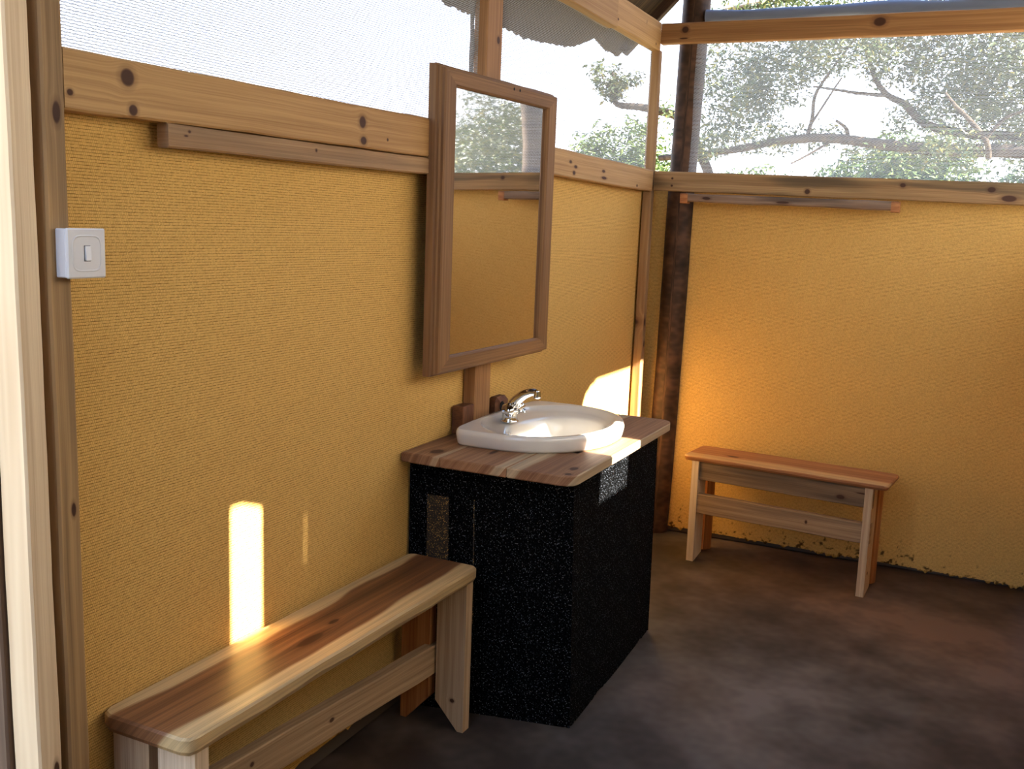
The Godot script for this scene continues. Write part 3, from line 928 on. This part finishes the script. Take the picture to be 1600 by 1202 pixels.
func build_basin() -> void:
	var bs := thing("wash_basin", "white ceramic drop-in wash basin with a D-shaped rim", "basin", Vector3.ZERO)
	var rings := []
	for q in [[0.93, 0.829], [0.968, 0.831], [0.982, 0.838], [0.992, 0.852], [1.0, 0.866], [0.996, 0.874], [0.984, 0.880], [0.968, 0.882]]:
		rings.append(d_outline(q[0], q[1]))
	rings.append(oval(0.222, 1.692, 0.212, 0.298, 0.881))
	rings.append(oval(0.222, 1.692, 0.204, 0.290, 0.877))
	rings.append(oval(0.222, 1.692, 0.196, 0.282, 0.869))
	rings.append(oval(0.228, 1.692, 0.180, 0.262, 0.862))
	rings.append(oval(0.248, 1.692, 0.150, 0.232, 0.856))
	rings.append(oval(0.254, 1.692, 0.138, 0.218, 0.846))
	for q in [[0.94, 0.82], [0.87, 0.795], [0.77, 0.77], [0.62, 0.75], [0.42, 0.738], [0.18, 0.732], [0.10, 0.731]]:
		rings.append(oval(0.252, 1.692, 0.138 * q[0], 0.218 * q[0], q[1]))
	put("bowl", loft(rings, true, false, true, false), M.ceramic, bs)
	put("drain", lathe([Vector2(0.026, 0.0), Vector2(0.026, 0.003), Vector2(0.020, 0.004), Vector2(0.016, 0.001)], Vector3(0.252, 0.7315, 1.692), Vector3.UP, 24), M.chrome, bs, "round chrome drain")
	# tap
	var tp := thing("basin_tap", "chrome basin tap with an arched spout and two knobs", "tap", Vector3.ZERO)
	put("body", lathe([Vector2(0.031, 0.0), Vector2(0.031, 0.004), Vector2(0.027, 0.007), Vector2(0.025, 0.026), Vector2(0.029, 0.042), Vector2(0.025, 0.055), Vector2(0.010, 0.061)], Vector3(0.088, 0.863, 1.715), Vector3.UP, 28), M.chrome, tp)
	var path := smooth_path([Vector3(0.086, 0.892, 1.715), Vector3(0.106, 0.930, 1.716), Vector3(0.134, 0.956, 1.717), Vector3(0.162, 0.969, 1.718), Vector3(0.187, 0.972, 1.719)], 6)
	var radii := []
	for k in path.size():
		radii.append(lerpf(0.0215, 0.0105, float(k) / (path.size() - 1)))
	put("spout", tube(path, radii, 18), M.chrome, tp)
	put("outlet", lathe([Vector2(0.0115, 0.011), Vector2(0.013, 0.007), Vector2(0.013, -0.012), Vector2(0.011, -0.015), Vector2(0.007, -0.012)], Vector3(0.188, 0.967, 1.719), Vector3.UP, 20), M.chrome, tp)
	for s in [-1.0, 1.0]:
		var ax := Vector3(0.34, 0.55, 0.76 * s).normalized()
		var base := Vector3(0.092, 0.892, 1.715) + Vector3(0.004, 0.0, 0.020 * s)
		var kb := put("knob", lathe([Vector2(0.012, 0.0), Vector2(0.012, 0.014), Vector2(0.016, 0.018), Vector2(0.017, 0.036), Vector2(0.013, 0.042), Vector2(0.004, 0.044)], base, ax, 20), M.chrome, tp)
		var sd := ax.cross(Vector3.RIGHT).normalized()
		for k in 2:
			var d := sd.rotated(ax, 0.4 + PI / 2 * k)
			put("cross_arm", tube([base + ax * 0.027 - d * 0.027, base + ax * 0.027 - d * 0.024, base + ax * 0.027, base + ax * 0.027 + d * 0.024, base + ax * 0.027 + d * 0.027], [0.004, 0.0075, 0.0065, 0.0075, 0.004], 10), M.chrome, kb)
		put("collar", lathe([Vector2(0.015, 0.0), Vector2(0.015, 0.005), Vector2(0.010, 0.006)], base + ax * 0.008, ax, 18), M.gap, kb, "dark ring under the knob")


func build_switch() -> void:
	var sw := thing("light_switch", "white square surface-mounted light switch with one rocker", "switch", Vector3.ZERO)
	# face on x = 0.031
	put("back_box", box(Vector3(0.0125, 1.4385, 3.408), Vector3(0.025, 0.0865, 0.0835), 0.002), M.plastic, sw)
	put("cover_plate", box(Vector3(0.0275, 1.4385, 3.408), Vector3(0.0075, 0.089, 0.086), 0.0025), M.plastic, sw)
	var ring := []
	for k in 40:
		var an := TAU * k / 40
		ring.append(Vector2(signf(cos(an)) * pow(absf(cos(an)), 0.45), signf(sin(an)) * pow(absf(sin(an)), 0.45)))
	var rings := []
	for q in [[0.033, 0.0312], [0.032, 0.0322], [0.0305, 0.0322], [0.0295, 0.0312]]:
		var rg := []
		for p in ring:
			rg.append(Vector3(q[1], 1.4385 + p.y * q[0], 3.408 - p.x * q[0]))
		rings.append(rg)
	put("raised_rim", loft(rings, true), M.plastic, sw)
	put("rocker_gap", box(Vector3(0.0312, 1.4385, 3.4075), Vector3(0.0006, 0.0285, 0.0145), 0.0002), M.gap, sw, "dark gap round the rocker")
	var rk := put("rocker", box(Vector3.ZERO, Vector3(0.004, 0.0265, 0.0125), 0.0008), M.plastic, sw)
	rk.position = Vector3(0.0322, 1.4385, 3.4070)
	rk.rotation_degrees.z = 5.0


# a bench: local x along its length, z across, origin on the floor at its middle
func bench(called: String, label: String, at: Vector3, turn: float, L: float, D: float, Y: float, seat_mat: Material, mats: Array, sd: float, overhang: Array, thick: float, leg_t := 0.019) -> void:
	var o := thing(called, label, "bench", at)
	o.rotation.y = turn
	var poly := PackedVector2Array()
	var x0 := -L * 0.5
	var x1 := L * 0.5
	var z1 := D * 0.5
	var r := 0.028
	for k in 41:
		var f := k / 40.0
		var x := lerpf(x0 + r, x1 - r, f)
		poly.append(Vector2(x, z1 + 0.006 * N1.get_noise_2d(x * 150.0, sd * 70.0)))
	for k in range(1, 4):
		var an := PI / 2 - PI / 2 * k / 4.0
		poly.append(Vector2(x1 - r + r * cos(an), z1 - r + r * sin(an)))
	poly.append(Vector2(x1, z1 - r))
	poly.append(Vector2(x1, -z1 + r))
	for k in range(1, 4):
		var an2 := -PI / 2 * k / 4.0
		poly.append(Vector2(x1 - r + r * cos(an2), -z1 + r + r * sin(an2)))
	poly.append(Vector2(x1 - r, -z1))
	poly.append(Vector2(x0 + r, -z1))
	poly.append(Vector2(x0 + r * 0.3, -z1 + r * 0.3))
	poly.append(Vector2(x0, -z1 + r))
	poly.append(Vector2(x0, z1 - r))
	poly.append(Vector2(x0 + r * 0.3, z1 - r * 0.3))
	put("seat", slab_mesh(poly, Y - thick, Y, 0.005, Vector2(x0, -z1), Vector2(L, D), false, 0.012, sd), seat_mat, o)
	var top := Y - thick
	var lw := D * 0.40
	var k3 := 0
	for sx in [-1.0, 1.0]:
		for sz in [-1.0, 1.0]:
			var x: float = sx * (L * 0.5 - overhang[0 if sx < 0 else 1])
			# a board set across the bench, foot sawn off aslant so that it stands on its outer corner
			var b := MB.new()
			var zo: float = sz * (D * 0.5 - 0.012)
			var zi: float = sz * (D * 0.5 - 0.012 - lw)
			var h := leg_t
			var cut: float = overhang[2]
			var out := [Vector2(zo, 0.0), Vector2(zo - sz * 0.02, 0.0), Vector2(zi, cut), Vector2(zi, top), Vector2(zo, top)]
			for s in [-1.0, 1.0]:
				var ring := []
				var uv := []
				for p in out:
					ring.append(Vector3(x + h * s, p.y, p.x))
					uv.append(Vector2(p.y / top, (p.x - minf(zo, zi)) / lw))
				b.flat(ring, Vector3(s, 0, 0), uv)
			for k in 5:
				var p: Vector2 = out[k]
				var q: Vector2 = out[(k + 1) % 5]
				var e := q - p
				var nn := Vector3(0, e.x, -e.y).normalized()
				if nn.dot(Vector3(0, (p.y + q.y) * 0.5 - top * 0.5, (p.x + q.x) * 0.5 - (zo + zi) * 0.5)) < 0.0:
					nn = -nn
				b.flat([Vector3(x - h, p.y, p.x), Vector3(x + h, p.y, p.x), Vector3(x + h, q.y, q.x), Vector3(x - h, q.y, q.x)], nn, [Vector2(p.y / top, 0), Vector2(p.y / top, 0.35), Vector2(q.y / top, 0.35), Vector2(q.y / top, 0)])
			put("leg", b.mesh(), mats[k3 % mats.size()], o)
			k3 += 1
	var xa: float = -(L * 0.5 - overhang[0])
	var xb: float = L * 0.5 - overhang[1]
	if overhang[5]:
		put("apron", board_mesh(Vector3(xa - 0.018, top - 0.045, overhang[3]), Vector3(xb + 0.018, top - 0.045, overhang[3]), Vector3.UP, 0.088, 0.024, 0.003, 0.001, int(sd) + 2), overhang[5], o)
	var ya := 0.278 if overhang[5] else 0.280
	var yb := 0.278 if overhang[5] else 0.206
	put("stretcher", board_mesh(Vector3(xa - 0.018, ya, overhang[4]), Vector3(xb + 0.018, yb, overhang[4]), Vector3.UP, 0.090, 0.036, 0.003, 0.0015, int(sd) + 4), overhang[6], o)


func build_benches() -> void:
	var heart := wood(1.18, 0.25, Color(0.58, 0.395, 0.25), Color(0.30, 0.185, 0.115), [[0.50, 0.15, 0.05, 0.014], [0.62, 0.13, 0.02, 0.008]], 51.0, {"sap": [0.17, 0.78], "sap_color": Color(0.83, 0.70, 0.50), "rough": 0.42, "freq": 0.8})
	var pale := wood(1.2, 0.09, Color(0.74, 0.62, 0.48), Color(0.52, 0.41, 0.30), [[0.62, 0.05, 0.010, 0.006], [0.3, 0.06, 0.007, 0.006]], 52.0, {"stain": 0.12})
	bench("long_bench", "long wooden bench with a live-edge seat against the left wall, foreground", Vector3(0.083, 0, 2.752), PI / 2 - deg_to_rad(1.0), 1.185, 0.245, 0.511, heart, [M.pale2, M.pale, M.orange, M.pale2], 5.0, [0.045, 0.035, 0.085, 0.0, -0.012, null, pale], 0.038)
	var seat2 := wood(0.9, 0.26, Color(0.72, 0.50, 0.33), Color(0.50, 0.31, 0.19), [[0.2, 0.15, 0.03, 0.01]], 53.0, {"sap": [-0.4, 0.72], "sap_color": Color(0.80, 0.64, 0.45)})
	var grey := wood(0.9, 0.09, Color(0.56, 0.46, 0.35), Color(0.36, 0.28, 0.21), [[0.75, 0.03, 0.02, 0.01], [0.85, 0.06, 0.03, 0.003]], 54.0, {"stain": 0.4})
	var pale2 := wood(0.9, 0.09, Color(0.72, 0.60, 0.46), Color(0.52, 0.40, 0.29), [[0.6, 0.05, 0.006, 0.008]], 55.0, {"stain": 0.15})
	bench("short_bench", "short pale wooden bench against the back wall beside the corner pole", Vector3(0.773, 0, 0.205), -deg_to_rad(6.0), 0.905, 0.268, 0.50, seat2, [M.orange, M.pale, M.orange, M.pale2], 8.0, [0.06, 0.075, 0.02, 0.10, 0.10, grey, pale2], 0.022, 0.016)


# ---------------------------------------------------------------- outside
func leaf_mesh() -> ArrayMesh:
	var b := MB.new()
	var pts := [Vector3(0, 0, 0), Vector3(0.5, 0.04, -0.2), Vector3(1, -0.12, 0), Vector3(0.5, 0.04, 0.2), Vector3(0.5, -0.05, 0)]
	for q in [[0, 1, 4], [1, 2, 4], [2, 3, 4], [3, 0, 4]]:
		var nn: Vector3 = (pts[q[1]] - pts[q[0]]).cross(pts[q[2]] - pts[q[0]]).normalized()
		if nn.y < 0.0:
			nn = -nn
		b.flat([pts[q[0]], pts[q[1]], pts[q[2]]], nn, [Vector2.ZERO, Vector2.ZERO, Vector2.ZERO])
	return b.mesh()


func leaves(parent: Node3D, spots: Array, size: float, greens: Array) -> void:
	var mm := MultiMesh.new()
	mm.transform_format = MultiMesh.TRANSFORM_3D
	mm.use_colors = true
	mm.mesh = M.leaf
	mm.instance_count = spots.size()
	for k in spots.size():
		var bs := Basis.from_euler(Vector3(rng.randf_range(-0.9, 0.9), rng.randf_range(0, TAU), rng.randf_range(-1.1, 0.7)))
		bs = bs.scaled(Vector3.ONE * size * rng.randf_range(0.6, 1.3))
		mm.set_instance_transform(k, Transform3D(bs, spots[k]))
		var c: Color = greens[rng.randi() % greens.size()]
		mm.set_instance_color(k, c * rng.randf_range(0.55, 1.0))
	var o := MultiMeshInstance3D.new()
	o.name = "foliage"
	o.multimesh = mm
	o.material_override = M.leafmat
	o.set_meta("kind", "stuff")
	parent.add_child(o, true)


func limb(pts: Array, r0: float, r1: float) -> Array:
	var p := smooth_path(pts, 5)
	var radii := []
	for k in p.size():
		radii.append(lerpf(r0, r1, float(k) / (p.size() - 1)))
	return tube_rings(p, radii, 9, 0.18)


func join(list: Array) -> ArrayMesh:
	var b := MB.new()
	for r in list:
		loft_into(b, r, true, true, true, false, Vector2(1, 3))
	return b.mesh()


func blob(out: Array, c: Vector3, r: Vector3, count: int, twig := 0.22) -> void:
	var k := 0
	while k < count:
		var p := Vector3(rng.randf_range(-1, 1), rng.randf_range(-1, 1), rng.randf_range(-1, 1))
		if p.length() > 1.0:
			continue
		var q := c + p * r
		for s in 26:
			out.append(q + Vector3(rng.randf_range(-1, 1), rng.randf_range(-1, 1), rng.randf_range(-1, 1)) * twig)
		k += 9


func build_outside() -> void:
	M.leaf = leaf_mesh()
	M.leafmat = plain(Color.WHITE, 0.5)
	M.leafmat.vertex_color_use_as_albedo = true
	M.leafmat.backlight_enabled = true
	M.leafmat.backlight = Color(0.5, 0.5, 0.5)
	var b := MB.new()
	b.flat([Vector3(-60, -0.16, -60), Vector3(60, -0.16, -60), Vector3(60, -0.16, 40), Vector3(-60, -0.16, 40)], Vector3.UP, [Vector2.ZERO, Vector2(1, 0), Vector2.ONE, Vector2(0, 1)])
	put("ground", b.mesh(), M.soil, self, "dry grassy ground outside").set_meta("kind", "structure")
	var g1 := [Color(0.09, 0.13, 0.055), Color(0.12, 0.165, 0.065), Color(0.075, 0.11, 0.05), Color(0.10, 0.14, 0.06), Color(0.16, 0.19, 0.075), Color(0.30, 0.28, 0.08)]
	var g2 := [Color(0.13, 0.19, 0.045), Color(0.17, 0.23, 0.055), Color(0.10, 0.16, 0.04)]

	# the spreading tree seen through the back window
	var t := thing("tree", "spreading tree with a low level limb outside the back net window", "tree")
	var limbs := [
		limb([Vector3(4.75, -0.2, -6.4), Vector3(4.66, 1.2, -6.3), Vector3(4.50, 2.2, -6.2), Vector3(4.62, 3.6, -6.2), Vector3(4.4, 5.2, -6.3)], 0.17, 0.10),
		limb([Vector3(4.35, 1.9, -6.4), Vector3(3.2, 2.25, -6.2), Vector3(2.2, 2.36, -6.1), Vector3(1.34, 2.37, -6.0), Vector3(0.95, 2.38, -6.0), Vector3(0.34, 2.44, -6.0), Vector3(-0.1, 2.49, -6.0), Vector3(-0.57, 2.46, -6.0), Vector3(-1.2, 2.36, -6.1), Vector3(-1.9, 2.30, -6.2)], 0.08, 0.03),
		limb([Vector3(0.1, 2.46, -6.0), Vector3(0.08, 2.58, -6.0), Vector3(-0.02, 2.66, -5.95)], 0.026, 0.012),
		limb([Vector3(-0.3, 2.5, -6.0), Vector3(-0.26, 2.68, -6.0), Vector3(-0.25, 2.9, -6.0), Vector3(-0.16, 3.1, -6.05), Vector3(0.1, 3.5, -6.1)], 0.022, 0.010),
		limb([Vector3(-0.26, 2.64, -6.0), Vector3(-0.1, 2.9, -5.95), Vector3(0.0, 3.07, -5.95)], 0.012, 0.007),
		limb([Vector3(4.3, 2.6, -6.4), Vector3(3.0, 2.5, -6.3), Vector3(1.6, 2.52, -6.2), Vector3(0.88, 2.6, -6.1), Vector3(0.60, 2.82, -6.1), Vector3(0.42, 2.92, -6.1), Vector3(0.27, 3.14, -6.15), Vector3(0.1, 3.6, -6.2)], 0.06, 0.018),
		limb([Vector3(0.42, 2.91, -6.1), Vector3(0.14, 2.94, -6.1), Vector3(-0.03, 2.97, -6.1), Vector3(-0.3, 3.02, -6.15)], 0.02, 0.008),
		limb([Vector3(1.4, 2.28, -5.7), Vector3(1.37, 2.42, -5.6), Vector3(1.24, 2.58, -5.6), Vector3(1.08, 2.74, -5.6), Vector3(0.98, 2.86, -5.6)], 0.03, 0.014),
		limb([Vector3(1.36, 2.45, -5.6), Vector3(1.5, 2.62, -5.55), Vector3(1.66, 2.7, -5.5), Vector3(1.72, 2.9, -5.5)], 0.02, 0.008),
		limb([Vector3(-0.06, 2.46, -6.0), Vector3(-0.25, 2.33, -5.95), Vector3(-0.42, 2.23, -5.9)], 0.014, 0.007),
		limb([Vector3(4.3, 3.0, -6.4), Vector3(3.0, 3.8, -6.5), Vector3(1.6, 4.0, -6.6), Vector3(0.2, 4.1, -6.7), Vector3(-1.4, 3.9, -6.6)], 0.09, 0.03),
	]
	put("trunk_and_limbs", join(limbs), M.bark, t)
	var sp := []
	for q in [[-1.15, 3.2, 0.36, 0.42, 420], [-0.75, 3.1, 0.35, 0.35, 420], [-0.95, 2.85, 0.3, 0.22, 240], [-1.25, 2.62, 0.25, 0.2, 170], [-0.45, 3.35, 0.4, 0.22, 330], [0.05, 3.36, 0.45, 0.24, 380], [0.5, 3.32, 0.4, 0.3, 380], [0.95, 3.2, 0.4, 0.36, 480], [1.4, 3.2, 0.4, 0.4, 560], [1.8, 3.1, 0.45, 0.45, 620], [0.85, 2.78, 0.16, 0.2, 130], [1.2, 2.78, 0.35, 0.24, 360], [1.65, 2.6, 0.35, 0.3, 420], [1.05, 2.36, 0.3, 0.14, 200], [0.62, 2.68, 0.14, 0.12, 60], [-0.75, 2.5, 0.35, 0.10, 140], [-1.35, 2.4, 0.3, 0.12, 130], [-0.2, 2.56, 0.25, 0.08, 70], [0.4, 2.36, 0.5, 0.06, 70], [-1.65, 2.75, 0.14, 0.12, 50], [0.2, 3.8, 1.8, 0.35, 1500], [1.8, 3.9, 1.2, 0.5, 1200]]:
		blob(sp, Vector3(q[0], q[1], -6.15 + rng.randf_range(-0.3, 0.3)), Vector3(q[2], q[3], 0.55), int(q[4] * 1.45), 0.11)
	for q in [[3.3, 3.0, 0.8, 0.9, 1500], [5.6, 3.0, 0.5, 0.6, 700], [4.75, 3.5, 0.5, 0.25, 300], [6.0, 2.7, 0.9, 0.9, 1500], [4.2, 4.4, 1.8, 0.9, 2000]]:
		blob(sp, Vector3(q[0], q[1], -7.4), Vector3(q[2], q[3], 0.7), q[4], 0.16)
	leaves(t, sp, 0.06, g1)

	# sunlit shrubs beyond
	var sh := [[0.1, 1.5, -14.0, 1.7, 1.75, 3600, "bright sunlit bush under the level limb outside the back window"], [-2.6, 1.2, -15.0, 1.6, 1.45, 2600, "pale green bush outside, right of the round pole"], [-0.9, 0.9, -18.0, 3.0, 1.9, 4200, "low hazy green bush farthest away under the level limb"], [3.2, 1.7, -13.0, 1.8, 1.8, 3000, "green bush outside, low at the right end of the back window"], [-5.2, 1.6, -14.5, 1.5, 2.0, 2600, "hazy green bush outside, low through the net left of the corner post"], [8.0, 1.4, -12.0, 2.6, 2.3, 4000, "dense green bush reflected in the mirror behind the tree trunk"]]
	for q in sh:
		var bsh := thing("bush", q[6], "bush")
		var s2 := []
		blob(s2, Vector3(q[0], q[1], q[2]), Vector3(q[3], q[4], 1.2), q[5] * 3, 0.2)
		leaves(bsh, s2, 0.13, g2)
		put("stems", join([limb([Vector3(q[0], -0.2, q[2]), Vector3(q[0] + 0.1, q[1] * 0.6, q[2]), Vector3(q[0] + 0.3, q[1] * 1.2, q[2])], 0.07, 0.02), limb([Vector3(q[0] - 0.2, -0.2, q[2]), Vector3(q[0] - 0.5, q[1], q[2])], 0.05, 0.02)]), M.bark, bsh)

	# small bare-limbed tree seen through the net left of the corner post
	var t2 := thing("tree", "small thin-crowned tree outside, seen through the net beside the corner post", "tree")
	put("trunk_and_limbs", join([
		limb([Vector3(-1.0, -0.2, -6.9), Vector3(-1.2, 1.4, -6.7), Vector3(-1.6, 2.6, -6.3), Vector3(-1.98, 2.8, -6.0), Vector3(-2.35, 2.86, -6.0), Vector3(-2.38, 3.02, -6.0), Vector3(-2.42, 3.2, -6.0)], 0.07, 0.012),
		limb([Vector3(-2.36, 2.95, -6.0), Vector3(-2.5, 3.08, -6.0), Vector3(-2.55, 3.2, -6.0)], 0.014, 0.006)]), M.bark, t2)
	var s3 := []
	for q in [[-2.40, 3.05, 0.2, 0.10, 130], [-2.50, 3.20, 0.16, 0.08, 50], [-2.25, 3.12, 0.16, 0.1, 45], [-2.4, 2.96, 0.1, 0.05, 40]]:
		blob(s3, Vector3(q[0], q[1], -6.0), Vector3(q[2], q[3], 0.2), q[4], 0.06)
	leaves(t2, s3, 0.07, g1)
